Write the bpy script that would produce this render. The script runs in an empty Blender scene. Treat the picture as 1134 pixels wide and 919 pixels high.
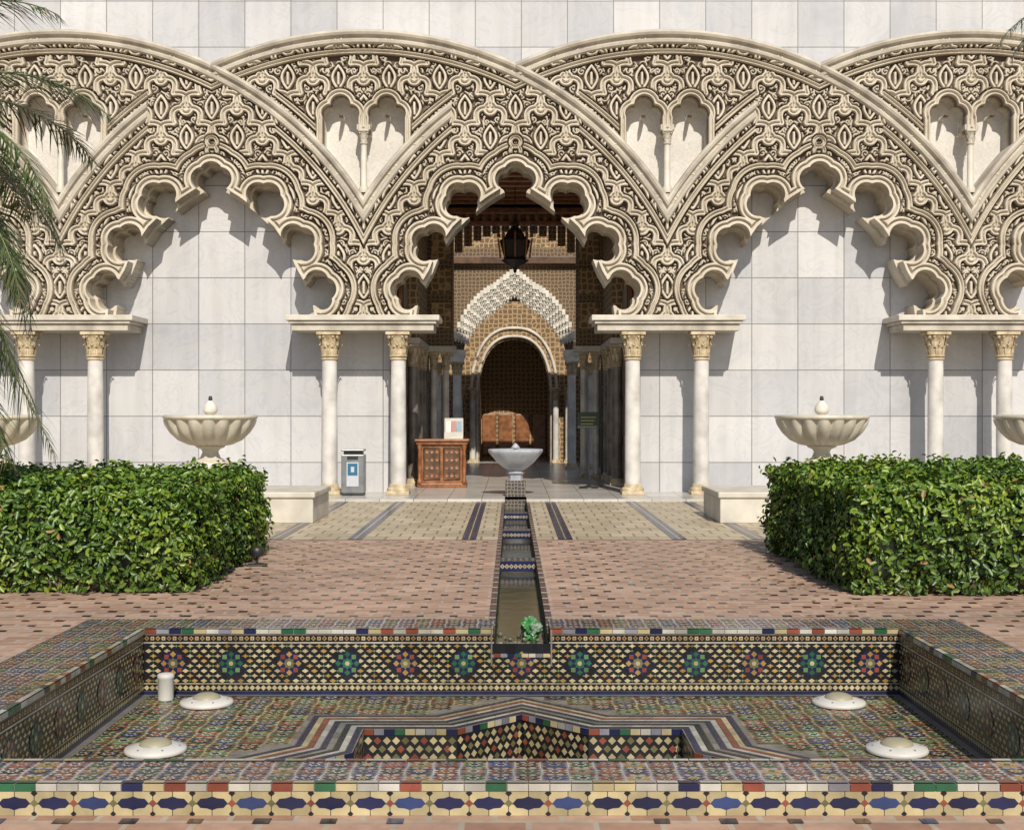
import bpy, bmesh, math, random
import numpy as np
from mathutils import Vector, Matrix, geometry
from mathutils import noise as mn
random.seed(7); rng=np.random.default_rng(7)
D=bpy.data; SC=bpy.context.scene; COL=SC.collection
SC.view_settings.view_transform='Standard'; SC.view_settings.look='None'; SC.view_settings.exposure=0
PX=59.4; FY=25.26
def zz(v): return 1.6-(v-455)/PX
# ---------------------------------------------------------------- materials
def newmat(name):
    m=D.materials.new(name); m.use_nodes=True; nt=m.node_tree
    return m,nt,nt.nodes['Principled BSDF']
def N(nt,t,**kw):
    n=nt.nodes.new(t)
    for k,v in kw.items(): setattr(n,k,v)
    return n
def mix(nt,fac,a,b,bt='MIX'):
    n=N(nt,'ShaderNodeMix',data_type='RGBA',blend_type=bt)
    for i,x in ((0,fac),(6,a),(7,b)):
        if isinstance(x,(int,float)): n.inputs[i].default_value=x
        elif isinstance(x,tuple): n.inputs[i].default_value=x if len(x)==4 else (*x,1)
        else: nt.links.new(x,n.inputs[i])
    return n.outputs[2]
def noise(nt,scale,detail=4,vec=None,rough=.55,dist=0):
    n=N(nt,'ShaderNodeTexNoise'); n.inputs['Scale'].default_value=scale; n.inputs['Detail'].default_value=detail
    n.inputs['Roughness'].default_value=rough; n.inputs['Distortion'].default_value=dist
    if vec is None:
        vec=N(nt,'ShaderNodeTexCoord').outputs['Object']
    nt.links.new(vec,n.inputs['Vector']); return n.outputs['Fac']
def ramp(nt,fac,stops):
    n=N(nt,'ShaderNodeValToRGB'); e=n.color_ramp.elements
    while len(e)<len(stops): e.new(.5)
    for el,(p,c) in zip(e,stops): el.position=p; el.color=(*c,1) if len(c)==3 else c
    nt.links.new(fac,n.inputs[0]); return n.outputs[0]
def bump(nt,b,h,strength=.3,dist=.02):
    n=N(nt,'ShaderNodeBump'); n.inputs['Strength'].default_value=strength; n.inputs['Distance'].default_value=dist
    nt.links.new(h,n.inputs['Height']); nt.links.new(n.outputs[0],b.inputs['Normal'])
def simple(name,c1,c2,scale=6,rough=.6,bs=.15,metal=0,bscale=None):
    m,nt,b=newmat(name)
    f=noise(nt,scale,5)
    r=ramp(nt,f,[(.35,c1),(.65,c2)])
    nt.links.new(r,b.inputs['Base Color']); b.inputs['Roughness'].default_value=rough; b.inputs['Metallic'].default_value=metal
    if bs>0: bump(nt,b,noise(nt,bscale or scale*6,4),bs,.01)
    return m
def colmat(name,rough=.35,var=.25,bs=.1,scale=9):
    m,nt,b=newmat(name)
    a=N(nt,'ShaderNodeVertexColor',layer_name='Col')
    f=noise(nt,scale,5)
    v=ramp(nt,f,[(.3,(1-var,)*3),(.7,(1.0,)*3)])
    c=mix(nt,1.0,a.outputs[0],v,'MULTIPLY')
    if var>.2:
        g=ramp(nt,noise(nt,1.3,5),[(.3,(.72,.69,.62)),(.65,(1,1,1))]); c=mix(nt,1.0,c,g,'MULTIPLY')
    nt.links.new(c,b.inputs['Base Color']); b.inputs['Roughness'].default_value=rough
    if bs: bump(nt,b,noise(nt,scale*8,3),bs,.005)
    return m
def marble_wall():
    m,nt,b=newmat('marble_panels')
    tc=N(nt,'ShaderNodeTexCoord'); s=N(nt,'ShaderNodeSeparateXYZ'); nt.links.new(tc.outputs['Object'],s.inputs[0])
    c=N(nt,'ShaderNodeCombineXYZ')
    ax=N(nt,'ShaderNodeMath',operation='ADD'); ax.inputs[1].default_value=8.85*3-.115; nt.links.new(s.outputs[0],ax.inputs[0])
    az=N(nt,'ShaderNodeMath',operation='ADD'); az.inputs[1].default_value=.885-.611; nt.links.new(s.outputs[2],az.inputs[0])
    nt.links.new(ax.outputs[0],c.inputs[0]); nt.links.new(az.outputs[0],c.inputs[1])
    br=N(nt,'ShaderNodeTexBrick'); br.offset=0; br.squash=1
    for k,v in (('Scale',1),('Mortar Size',.008),('Mortar Smooth',.1),('Bias',-.05),('Brick Width',.885),('Row Height',.885)): br.inputs[k].default_value=v
    br.inputs['Color1'].default_value=(.46,.462,.475,1); br.inputs['Color2'].default_value=(.62,.61,.60,1); br.inputs['Mortar'].default_value=(.20,.19,.18,1)
    nt.links.new(c.outputs[0],br.inputs['Vector'])
    f=noise(nt,1.3,7,dist=1.6)
    v=ramp(nt,f,[(.3,(.88,.89,.91)),(.485,(1,1,1)),(.515,(.90,.905,.92)),(.545,(1,1,1)),(.8,(.98,.95,.90))])
    c2=mix(nt,1,br.outputs[0],v,'MULTIPLY')
    g=ramp(nt,noise(nt,.5,3),[(.3,(.86,.86,.87)),(.7,(1,1,1))])
    c3=mix(nt,1,c2,g,'MULTIPLY')
    mp=N(nt,'ShaderNodeMapping'); mp.inputs['Scale'].default_value=(5,5,.35); nt.links.new(tc.outputs['Object'],mp.inputs[0])
    st=ramp(nt,noise(nt,1,5,mp.outputs[0]),[(.35,(.86,.85,.83)),(.55,(1,1,1))])
    c3=mix(nt,.55,c3,mix(nt,1,c3,st,'MULTIPLY'))
    nt.links.new(c3,b.inputs['Base Color']); b.inputs['Roughness'].default_value=.38
    inv=N(nt,'ShaderNodeMath',operation='SUBTRACT'); inv.inputs[0].default_value=1; nt.links.new(br.outputs['Fac'],inv.inputs[1])
    bump(nt,b,inv.outputs[0],.5,.01)
    return m
def brick_ground(name,c1,c2,mort,w,h,ms,off=.5,var=.3,rough=.7,bs=.4):
    m,nt,b=newmat(name)
    tc=N(nt,'ShaderNodeTexCoord')
    mp=N(nt,'ShaderNodeMapping'); mp.inputs['Location'].default_value=(100*w,100*h,0); nt.links.new(tc.outputs['Object'],mp.inputs[0])
    br=N(nt,'ShaderNodeTexBrick'); br.offset=off
    for k,v in (('Scale',1),('Mortar Size',ms),('Mortar Smooth',.1),('Bias',0),('Brick Width',w),('Row Height',h)): br.inputs[k].default_value=v
    br.inputs['Color1'].default_value=(*c1,1); br.inputs['Color2'].default_value=(*c2,1); br.inputs['Mortar'].default_value=(*mort,1)
    nt.links.new(mp.outputs[0],br.inputs['Vector'])
    v=ramp(nt,noise(nt,1.1,6),[(.3,(1-var,)*3),(.7,(1,1,1))])
    v2=ramp(nt,noise(nt,14,4),[(.3,(1-var*.8,)*3),(.7,(1,1,1))])
    c=mix(nt,1,mix(nt,1,br.outputs[0],v,'MULTIPLY'),v2,'MULTIPLY')
    nt.links.new(c,b.inputs['Base Color']); b.inputs['Roughness'].default_value=rough
    inv=N(nt,'ShaderNodeMath',operation='SUBTRACT'); inv.inputs[0].default_value=1; nt.links.new(br.outputs['Fac'],inv.inputs[1])
    bump(nt,b,inv.outputs[0],bs,.008)
    return m
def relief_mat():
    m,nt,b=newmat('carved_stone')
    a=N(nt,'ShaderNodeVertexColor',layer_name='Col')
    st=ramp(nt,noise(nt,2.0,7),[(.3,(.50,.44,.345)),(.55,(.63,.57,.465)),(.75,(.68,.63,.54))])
    c=mix(nt,a.outputs[0],(.10,.068,.042),st)  # dark brown painted into the recesses as shade
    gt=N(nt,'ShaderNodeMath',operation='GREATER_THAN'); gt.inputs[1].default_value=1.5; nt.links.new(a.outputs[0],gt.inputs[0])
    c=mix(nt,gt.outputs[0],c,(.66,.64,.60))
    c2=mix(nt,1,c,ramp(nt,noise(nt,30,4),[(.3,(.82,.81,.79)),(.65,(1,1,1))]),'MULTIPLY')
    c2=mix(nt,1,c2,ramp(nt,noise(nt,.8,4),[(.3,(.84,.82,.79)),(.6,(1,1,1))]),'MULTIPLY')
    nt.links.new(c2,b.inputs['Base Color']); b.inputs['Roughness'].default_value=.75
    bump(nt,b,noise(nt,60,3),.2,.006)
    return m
M={}
M['relief']=relief_mat()
M['stone']=simple('cream_stone',(.31,.275,.225),(.54,.495,.41),2.2,.7,.3)
M['stone2']=simple('pale_stone',(.46,.42,.35),(.62,.58,.50),2.5,.6,.2)
M['lace']=simple('white_plaster',(.58,.54,.46),(.74,.70,.62),6,.6,.2)
M['cap']=simple('capital_stone',(.36,.27,.15),(.60,.50,.34),9,.6,.3)
M['marble']=simple('column_marble',(.42,.40,.37),(.66,.63,.59),2.6,.32,.05)
M['wall']=marble_wall()
M['bowl']=simple('bowl_marble',(.46,.42,.33),(.62,.57,.47),3,.35,.06)
M['greymarble']=simple('grey_marble',(.33,.34,.37),(.46,.47,.50),3,.3,.05)
M['darkmarble']=simple('dark_marble',(.10,.085,.07),(.24,.21,.18),3,.3,.05)
M['brick']=brick_ground('terracotta_paving',(.40,.225,.15),(.60,.39,.28),(.50,.42,.33),.26,.12,.013)
M['cream']=brick_ground('cream_paving',(.48,.40,.26),(.62,.52,.37),(.25,.20,.14),.30,.42,.014,.5,.25,.5)
M['plat']=brick_ground('threshold_paving',(.50,.47,.42),(.60,.58,.54),(.25,.22,.2),.6,.6,.008,0,.2,.25,.2)
M['tile']=colmat('glazed_tile',.25,.3,.1)
M['matte']=colmat('painted_parts',.5,.15,.05)
M['leaf']=colmat('leaf',.40,.15,0)
M['wood']=simple('carved_wood',(.15,.055,.02),(.32,.13,.05),7,.35,.3)
M['darkwood']=simple('dark_wood',(.05,.025,.012),(.13,.065,.03),5,.5,.3)
def darkstucco(name,c1,c2,sc):
    m,nt,b=newmat(name)
    tc=N(nt,'ShaderNodeTexCoord')
    vo=N(nt,'ShaderNodeTexVoronoi',feature='DISTANCE_TO_EDGE'); vo.inputs['Scale'].default_value=sc; vo.inputs['Randomness'].default_value=.35
    nt.links.new(tc.outputs['Object'],vo.inputs['Vector'])
    r=ramp(nt,vo.outputs[0],[(.03,c2),(.16,c1)])
    nt.links.new(r,b.inputs['Base Color']); b.inputs['Roughness'].default_value=.8
    bump(nt,b,vo.outputs[0],-.8,.05); return m
M['stucco']=darkstucco('brown_stucco',(.15,.095,.045),(.44,.30,.16),7)
M['stucco2']=darkstucco('carved_plaster',(.10,.066,.036),(.27,.19,.115),10)
M['zdark']=darkstucco('dark_wall_tile',(.05,.045,.05),(.24,.20,.14),16)
M['metal']=simple('steel',(.26,.27,.28),(.36,.37,.38),5,.35,.03,.8)
M['black']=simple('black_iron',(.012,.012,.012),(.03,.028,.025),5,.45,.05)
M['grout']=simple('grout',(.13,.115,.095),(.22,.195,.16),8,.8,.2)
M['algae']=simple('channel_lining',(.018,.028,.010),(.05,.06,.022),5,.6,.2)
M['soil']=simple('soil',(.05,.035,.02),(.11,.08,.05),8,.9,.5)
M['gravel']=simple('gravel',(.05,.045,.03),(.30,.27,.20),40,.8,.8)
def water():
    m,nt,b=newmat('water'); b.inputs['Base Color'].default_value=(.016,.026,.007,1); b.inputs['Roughness'].default_value=.10
    bump(nt,b,noise(nt,9,3),.2,.01); return m
M['water']=water()
# ---------------------------------------------------------------- mesh helpers
def link(o,parent=None):
    COL.objects.link(o)
    if parent: o.parent=parent
    return o
def empty(name,loc=(0,0,0)):
    e=D.objects.new(name,None); e.location=loc; e.empty_display_size=.2; COL.objects.link(e); return e
def npmesh(name,V,F,mats,col=None,smooth=False):
    V=np.asarray(V,dtype=np.float32); F=np.asarray(F,dtype=np.int32); n=F.shape[1]
    me=D.meshes.new(name); me.vertices.add(len(V)); me.vertices.foreach_set('co',V.ravel())
    me.loops.add(F.size); me.loops.foreach_set('vertex_index',F.ravel())
    me.polygons.add(len(F)); me.polygons.foreach_set('loop_start',np.arange(len(F),dtype=np.int32)*n)
    me.polygons.foreach_set('loop_total',np.full(len(F),n,dtype=np.int32))
    me.update(calc_edges=True)
    if smooth: me.polygons.foreach_set('use_smooth',np.ones(len(F),dtype=bool))
    for m in mats: me.materials.append(m)
    if col is not None:
        a=me.color_attributes.new('Col','FLOAT_COLOR','POINT')
        c=np.ones((len(V),4),dtype=np.float32); c[:,:3]=col; a.data.foreach_set('color',c.ravel())
    return me
class MB:
    def __init__(s): s.V=[];s.F=[];s.MI=[];s.SM=[];s.mats=[];s.C=[];s.col=(1,1,1)
    def mi(s,m):
        if m not in s.mats: s.mats.append(m)
        return s.mats.index(m)
    def add(s,vs,fs,m,smooth=False):
        b=len(s.V); s.V+= [tuple(v) for v in vs]; s.C+=[s.col]*len(vs); k=s.mi(m)
        for f in fs: s.F.append([b+i for i in f]); s.MI.append(k); s.SM.append(smooth)
    def box(s,x0,x1,y0,y1,z0,z1,m,bev=0):
        if bev<=0:
            v=[(x,y,z) for z in (z0,z1) for y in (y0,y1) for x in (x0,x1)]
            s.add(v,[(0,2,3,1),(4,5,7,6),(0,1,5,4),(2,6,7,3),(0,4,6,2),(1,3,7,5)],m); return
        bm=bmesh.new(); bmesh.ops.create_cube(bm,size=1)
        for v in bm.verts: v.co=Vector(((x0+x1)/2+v.co.x*(x1-x0),(y0+y1)/2+v.co.y*(y1-y0),(z0+z1)/2+v.co.z*(z1-z0)))
        bmesh.ops.bevel(bm,geom=bm.edges[:],offset=bev,segments=2,profile=.5,affect='EDGES')
        bm.verts.index_update()
        s.add([v.co[:] for v in bm.verts],[[v.index for v in f.verts] for f in bm.faces],m); bm.free()
    def lathe(s,prof,m,c=(0,0),n=24,lob=0,amp=0,smooth=True,rot=0):
        vs=[];fs=[]
        for (r,z) in prof:
            for i in range(n):
                a=2*math.pi*i/n+rot
                k=1+(amp*(abs(math.cos(a*lob/2))-.6) if lob else 0)
                vs.append((c[0]+r*k*math.cos(a),c[1]+r*k*math.sin(a),z))
        for j in range(len(prof)-1):
            for i in range(n):
                fs.append((j*n+i,j*n+(i+1)%n,(j+1)*n+(i+1)%n,(j+1)*n+i))
        s.add(vs,fs,m,smooth)
        s.add(vs[:n],[tuple(range(n))[::-1]],m); s.add(vs[-n:],[tuple(range(n))],m)
    def tube(s,pts,r,m,n=6):
        vs=[];fs=[]
        for k,p in enumerate(pts):
            p=Vector(p); t=(Vector(pts[min(k+1,len(pts)-1)])-Vector(pts[max(k-1,0)])).normalized()
            u=t.cross(Vector((0,0,1))) if abs(t.z)<.95 else t.cross(Vector((1,0,0))); u.normalize(); w=t.cross(u)
            rr=r[k] if isinstance(r,(list,tuple)) else r
            for i in range(n):
                a=2*math.pi*i/n; vs.append(tuple(p+u*rr*math.cos(a)+w*rr*math.sin(a)))
        for k in range(len(pts)-1):
            for i in range(n): fs.append((k*n+i,k*n+(i+1)%n,(k+1)*n+(i+1)%n,(k+1)*n+i))
        s.add(vs,fs,m,True)
    def mesh(s,name):
        me=D.meshes.new(name); me.from_pydata(s.V,[],s.F)
        for m in s.mats: me.materials.append(m)
        me.polygons.foreach_set('material_index',s.MI); me.polygons.foreach_set('use_smooth',s.SM)
        a=me.color_attributes.new('Col','FLOAT_COLOR','POINT')
        a.data.foreach_set('color',[q for c in s.C for q in (*c,1)])
        me.update(); return me
    def obj(s,name,parent=None,loc=(0,0,0)):
        o=D.objects.new(name,s.mesh(name)); o.location=loc; return link(o,parent)
# ================================================================= FACADE RELIEF
g=.5
us=np.arange(0,167+1e-6,g); vs_=np.arange(28,350+1e-6,g)
U,Vv=np.meshgrid(us,vs_)
NO=167-U
lobes=[(0,203,23,90),(57,225,23.5,55),(92,272,23.5,35),(114,323,23.5,12)]
def sd_circ(x,y,cx,cy,r): return np.hypot(x-cx,y-cy)-r
def sd_poly(x,y,P):
    d=np.full(x.shape,1e9); ins=np.zeros(x.shape,bool); n=len(P)
    for i in range(n):
        ax,ay=P[i]; bx,by=P[(i+1)%n]; ex,ey=bx-ax,by-ay
        t=np.clip(((x-ax)*ex+(y-ay)*ey)/(ex*ex+ey*ey),0,1)
        d=np.minimum(d,np.hypot(x-ax-t*ex,y-ay-t*ey))
        c=((ay>y)!=(by>y))
        with np.errstate(divide='ignore',invalid='ignore'):
            xi=(bx-ax)*(y-ay)/((by-ay) if by!=ay else 1e-9)+ax
        ins^= c&(x<xi)
    return np.where(ins,-d,d)
def open_sd(O,V):
    d=np.full(O.shape,1e9)
    for (cx,cy,r,ang) in lobes:
        d=np.minimum(d,sd_circ(O,V,cx,cy,r*.76))
        for da in (-68,0,68):
            a=math.radians(ang+da)
            d=np.minimum(d,sd_circ(O,V,cx+r*.45*math.cos(a),cy-r*.45*math.sin(a),r*.56))
    P=[(-5,203),(15,209),(31,219),(48,232),(69,252),(86,277),(95,300),(110,326),(116,365),(-5,365)]
    return np.minimum(d,sd_poly(O,V,P))
dO=open_sd(NO,Vv)
nic=np.minimum.reduce([sd_circ(U,Vv,25.5,117,10),sd_circ(U,Vv,14.5,127,9),sd_circ(U,Vv,36.5,127,9),
   np.maximum(np.abs(U-25.5)-19,129-Vv), np.maximum(U-30,148-Vv)])
class Field:
    def __init__(s): s.a=np.full(U.shape,99.)
    def stamp(s,pts,R):
        k=int(R/g)+1
        for (x,y) in pts:
            i=int(round(x/g)); j=int(round((y-28)/g))
            i0,i1=max(i-k,0),min(i+k+1,U.shape[1]); j0,j1=max(j-k,0),min(j+k+1,U.shape[0])
            if i0>=i1 or j0>=j1: continue
            w=s.a[j0:j1,i0:i1]; np.minimum(w,np.hypot(U[j0:j1,i0:i1]-x,Vv[j0:j1,i0:i1]-y),out=w)
W=334/6; H=33.
lat=Field()
def bumps(A,B,nb=2,b=.40):
    A=np.array(A);B=np.array(B); out=[]
    d=(B-A)/nb; L=np.hypot(*d); n=np.array([-d[1],d[0]])/L
    if n[1]>0: n=-n
    m=int(L/.6)
    for k in range(nb):
        for t in np.linspace(0,1,m):
            out.append(A+d*(k+t)+n*L*b*math.sin(math.pi*t)**.8)
    return out
def circ(c,r,m=30): return [(c[0]+r*math.cos(a),c[1]+r*math.sin(a)) for a in np.linspace(0,2*math.pi,m)]
v0=352; alm=Field()
for r in range(-1,11):
    for i in range(-1,5):
        x=i*W+(W/2 if r%2 else 0); y=v0-r*H
        lat.stamp(bumps((x,y),(x+W/2,y-H)),6); lat.stamp(bumps((x,y),(x-W/2,y-H)),6)
        lat.stamp(circ((x,y),5.0),5)
        cy=y-H
        for sg in (1,-1):
            alm.stamp([(x+sg*6.5*math.sin(math.pi*t),cy+12-26*t) for t in np.linspace(0,1,50)],4)
        alm.stamp([(x,cy+6-12*t) for t in np.linspace(0,1,20)],4)
scr=Field()
def spiral(cx,cy,R,a0,sg,turn=1.35):
    pts=[]
    for t in np.linspace(0,1,int(R*7)):
        a=a0+sg*turn*2*math.pi*t; r=R*(1-.85*t); pts.append((cx+r*math.cos(a),cy+r*math.sin(a)))
    return pts
sp=10.4
for jj in range(int(330/ (sp*.87))+1):
    for ii in range(int(167/sp)+2):
        cx=ii*sp+(sp/2 if jj%2 else 0)+random.uniform(-1.8,1.8); cy=26+jj*sp*.87+random.uniform(-1.8,1.8)
        a0=random.uniform(0,6.28); sg=random.choice((1,-1))
        scr.stamp(spiral(cx,cy,random.uniform(3.8,5.2),a0,sg),2.2)
        for k in range(2):
            a=a0+random.uniform(-1,1)+k*3; r=5.4
            px_,py_=cx+r*math.cos(a),cy+r*math.sin(a)
            scr.stamp([(px_+t*math.cos(a+1.2),py_+t*math.sin(a+1.2)) for t in np.linspace(0,4.5,8)],2.2)
def sm(x,a,b):
    t=np.clip((x-a)/(b-a),0,1); return t*t*(3-2*t)
def band(d,w):
    return (1-sm(np.abs(d),w-1.0,w))*(1-.42*(1-sm(np.abs(d),.5,1.5)))
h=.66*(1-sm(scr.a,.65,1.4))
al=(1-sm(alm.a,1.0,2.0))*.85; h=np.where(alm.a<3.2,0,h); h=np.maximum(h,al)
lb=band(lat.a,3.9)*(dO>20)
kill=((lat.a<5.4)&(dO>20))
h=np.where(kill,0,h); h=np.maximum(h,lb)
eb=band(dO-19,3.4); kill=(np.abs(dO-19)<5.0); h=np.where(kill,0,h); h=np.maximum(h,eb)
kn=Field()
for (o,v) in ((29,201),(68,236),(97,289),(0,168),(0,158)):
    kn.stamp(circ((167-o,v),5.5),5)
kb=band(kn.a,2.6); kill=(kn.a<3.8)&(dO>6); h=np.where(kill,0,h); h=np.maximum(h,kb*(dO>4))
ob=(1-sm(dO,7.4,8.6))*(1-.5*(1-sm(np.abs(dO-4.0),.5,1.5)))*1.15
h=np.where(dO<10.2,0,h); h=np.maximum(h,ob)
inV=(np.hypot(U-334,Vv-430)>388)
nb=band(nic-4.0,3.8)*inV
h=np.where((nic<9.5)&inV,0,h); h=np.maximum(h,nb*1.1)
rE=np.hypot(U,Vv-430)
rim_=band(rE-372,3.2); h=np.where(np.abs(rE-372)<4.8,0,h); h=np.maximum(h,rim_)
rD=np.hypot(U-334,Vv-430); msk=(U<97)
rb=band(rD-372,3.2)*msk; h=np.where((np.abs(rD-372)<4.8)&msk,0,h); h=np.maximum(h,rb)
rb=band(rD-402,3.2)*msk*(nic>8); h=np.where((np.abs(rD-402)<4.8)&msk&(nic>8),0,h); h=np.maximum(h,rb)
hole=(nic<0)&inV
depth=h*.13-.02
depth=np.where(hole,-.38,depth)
recess_shade=np.clip(h*1.3,0,1); recess_shade=np.where(hole,2.0,recess_shade)
def full(a): return np.concatenate([a[:,:0:-1],a],axis=1)
Uf=np.concatenate([-U[:,:0:-1],U],axis=1); Vf=full(Vv); dF=full(dO); depF=full(depth); shadeF=full(recess_shade)
gy,gx=np.gradient(dF,g)
envF=np.hypot(Uf,Vf-430)<388
def layer(keepcond,depthArr,shadeArr,ybase,strips):
    nj,ni=Uf.shape
    cd=(dF[:-1,:-1]+dF[1:,1:]+dF[1:,:-1]+dF[:-1,1:])/4
    ce=envF[:-1,:-1]&envF[1:,1:]&envF[1:,:-1]&envF[:-1,1:]
    K=keepcond(cd)&ce
    X=Uf.copy(); Y=Vf.copy()
    idx=np.arange(nj*ni).reshape(nj,ni)
    F=np.stack([idx[:-1,:-1][K],idx[1:,:-1][K],idx[1:,1:][K],idx[:-1,1:][K]],axis=1)
    SF=[]
    for lev,ydep in strips:
        below=(cd<=lev); e=[]
        A=K[:,:-1]&below[:,1:]&~K[:,1:]; B=K[:,1:]&below[:,:-1]&~K[:,:-1]
        for T in (A,B):
            j,i=np.nonzero(T); e.append(np.stack([idx[j,i+1],idx[j+1,i+1]],1))
        A=K[:-1]&below[1:]&~K[1:]; B=K[1:]&below[:-1]&~K[:-1]
        for T in (A,B):
            j,i=np.nonzero(T); e.append(np.stack([idx[j+1,i],idx[j+1,i+1]],1))
        e=np.concatenate(e); vid=np.unique(e)
        xf=X.ravel(); yf=Y.ravel()
        dd=dF.ravel()[vid]-lev; gX=gx.ravel()[vid]; gY=gy.ravel()[vid]; q=np.maximum(gX**2+gY**2,.3)
        st=np.clip(dd,-.8,.8)
        xf[vid]-=st*gX/q; yf[vid]-=st*gY/q
        X=xf.reshape(X.shape); Y=yf.reshape(Y.shape)
        SF.append((e,ydep))
    P=np.stack([X.ravel()/PX,ybase-depthArr.ravel(),1.6-(Y.ravel()-455)/PX],1)
    C=np.repeat(shadeArr.ravel()[:,None],3,1)
    for e,ydep in SF:
        base=len(P); vid=np.unique(e); mp=np.full(nj*ni,-1); mp[vid]=np.arange(len(vid))
        back=P[vid].copy(); back[:,1]=ydep
        fr=P[vid].copy()
        P=np.concatenate([P,fr,back]); C=np.concatenate([C,np.full((2*len(vid),3),.93)])
        a=mp[e[:,0]]+base; b=mp[e[:,1]]+base; nv=len(vid)
        F=np.concatenate([F,np.stack([a,b,b+nv,a+nv],1)])
    used=np.unique(F); mp=np.full(len(P),-1); mp[used]=np.arange(len(used))
    return P[used],mp[F],C[used]
A1=layer(lambda c:c>0,depF,shadeF,0.0,[(0,.32)])
z0=np.zeros_like(depF)
A2=layer(lambda c:(c>-3.0)&(c<1.5),z0,z0+.95,.22,[(-3.0,.75)])
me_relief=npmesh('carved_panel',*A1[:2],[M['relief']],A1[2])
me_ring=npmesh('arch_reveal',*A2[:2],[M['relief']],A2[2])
def mould(mb,c,ua,ub,step=2.5):
    prof=[(380,.02),(380,-.10),(381.5,-.14),(384,-.15),(385.5,-.10),(388,-.10),(389.5,-.17),(392,-.19),(394.3,-.18),(395.3,-.14),(395.3,.74)]
    n=max(2,int(abs(ub-ua)/step)); vs=[];fs=[]
    for k in range(n+1):
        u=ua+(ub-ua)*k/n
        for (r,y) in prof:
            vs.append((u/PX,y,zz(430-math.sqrt(max(r*r-(u-c)**2,0)))))
    m=len(prof)
    for k in range(n):
        for i in range(m-1): fs.append((k*m+i,k*m+i+1,(k+1)*m+i+1,(k+1)*m+i))
    mb.add(vs,fs,M['stone'],False)
    mb.add(vs[:m],[tuple(range(m))],M['stone']); mb.add(vs[-m:],[tuple(range(m))[::-1]],M['stone'])
mb=MB()
mould(mb,0,-167,167); mould(mb,-334,-167,0); mould(mb,334,0,97)
me_mould=mb.mesh('arch_moulding')
def capital(mb,x,y,z0,z1,r,m,leaves=8):
    Hh=z1-z0
    mb.lathe([(r*1.02,z0-.03),(r*1.15,z0-.02),(r*1.15,z0+.01),(r*1.0,z0+.02),(r*1.02,z0+Hh*.4),(r*1.25,z0+Hh*.7),(r*1.5,z0+Hh*.82)],m,(x,y),20)
    mb.box(x-r*1.55,x+r*1.55,y-r*1.55,y+r*1.55,z0+Hh*.84,z1,m,.012)
    for row,(zb,zh,ro) in enumerate(((z0+.02,Hh*.42,1.06),(z0+Hh*.34,Hh*.46,1.14))):
        for i in range(leaves):
            a=2*math.pi*(i+.5*row)/leaves; ca,sa=math.cos(a),math.sin(a)
            vs=[];w=r*.34
            for t,(o,ww) in zip((0,.5,.85,1,.88),((0,1),(.10,1.1),(.28,.9),(.48,.5),(.56,.25))):
                for s_ in (-1,0,1):
                    rr=r*(ro+o)+(0.25*r*.3 if s_==0 else 0)
                    vs.append((x+ca*rr-sa*w*ww*s_,y+sa*rr+ca*w*ww*s_,zb+zh*t))
            fs=[(k*3+i_,k*3+i_+1,k*3+i_+4,k*3+i_+3) for k in range(4) for i_ in (0,1)]
            mb.add(vs,fs,m)
    for i in range(4):
        a=math.pi/4+i*math.pi/2
        mb.lathe([(.0,z0+Hh*.66),(r*.22,z0+Hh*.72),(r*.26,z0+Hh*.78),(r*.15,z0+Hh*.85)],m,(x+r*1.55*math.cos(a),y+r*1.55*math.sin(a)),8)
def column(mb,x,y,zb,zc0,zc1,r,m=None,cm=None):
    m=m or M['marble']; cm=cm or M['cap']
    mb.box(x-r*1.45,x+r*1.45,y-r*1.45,y+r*1.45,zb,zb+r*.45,cm,.008)
    mb.lathe([(r*1.4,zb+r*.45),(r*1.45,zb+r*.6),(r*1.35,zb+r*.8),(r*1.1,zb+r*.95),(r*1.15,zb+r*1.15),(r*1.05,zb+r*1.3)],cm,(x,y),24)
    mb.lathe([(r*1.0,zb+r*1.3),(r*1.0,zb+(zc0-zb)*.4),(r*.94,zc0-.06)],m,(x,y),24)
    mb.lathe([(r*1.08,zc0-.075),(r*1.1,zc0-.06),(r*1.05,zc0-.04)],cm,(x,y),24)
    capital(mb,x,y,zc0,zc1,r*.98,cm)
mb=MB()
mb.box(-84.5/PX,84.5/PX,-.34,.744,zz(356),zz(350),M['stone2'],.012)
mb.box(-81/PX,81/PX,-.30,.744,zz(359.5),zz(356)-.002,M['stone'],.01)
mb.box(-78/PX,78/PX,-.25,.744,zz(367),zz(359.5)-.002,M['stone'],.01)
for s_ in (-1,1): column(mb,s_*38/PX,0,.05,zz(394),zz(367)-.002,.148)
me_pier=mb.mesh('paired_columns')
mb=MB()
r=3.6/PX
mb.lathe([(r*1.5,zz(214)),(r*1.5,zz(209)),(r,zz(206)),(r*.92,zz(160))],M['stone2'],(0,-.02),14)
capital(mb,0,-.02,zz(159),zz(145),r*1.05,M['stone'],6)
mb.box(-7.5/PX,7.5/PX,-.10,.3,zz(145),zz(139),M['stone'],.005)
me_col=mb.mesh('niche_colonette')
palace=empty('moorish_palace',(0,FY,0))
P_=335.6/PX; SX=335.6/334
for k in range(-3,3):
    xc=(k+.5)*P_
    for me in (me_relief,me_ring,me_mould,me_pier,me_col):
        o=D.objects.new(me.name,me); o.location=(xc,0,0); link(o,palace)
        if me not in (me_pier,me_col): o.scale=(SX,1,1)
mb=MB(); HW=2.40; TOPO=zz(158)
mb.box(-17.2,-HW,.75,1.25,0,TOPO,M['wall']); mb.box(HW,17.2,.75,1.25,0,TOPO,M['wall'])
mb.box(-17.2,17.2,.75,1.25,TOPO,11.0,M['wall'])
mb.box(-17.2,17.2,.68,1.4,11.0,11.25,M['stone'],.03)
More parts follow.
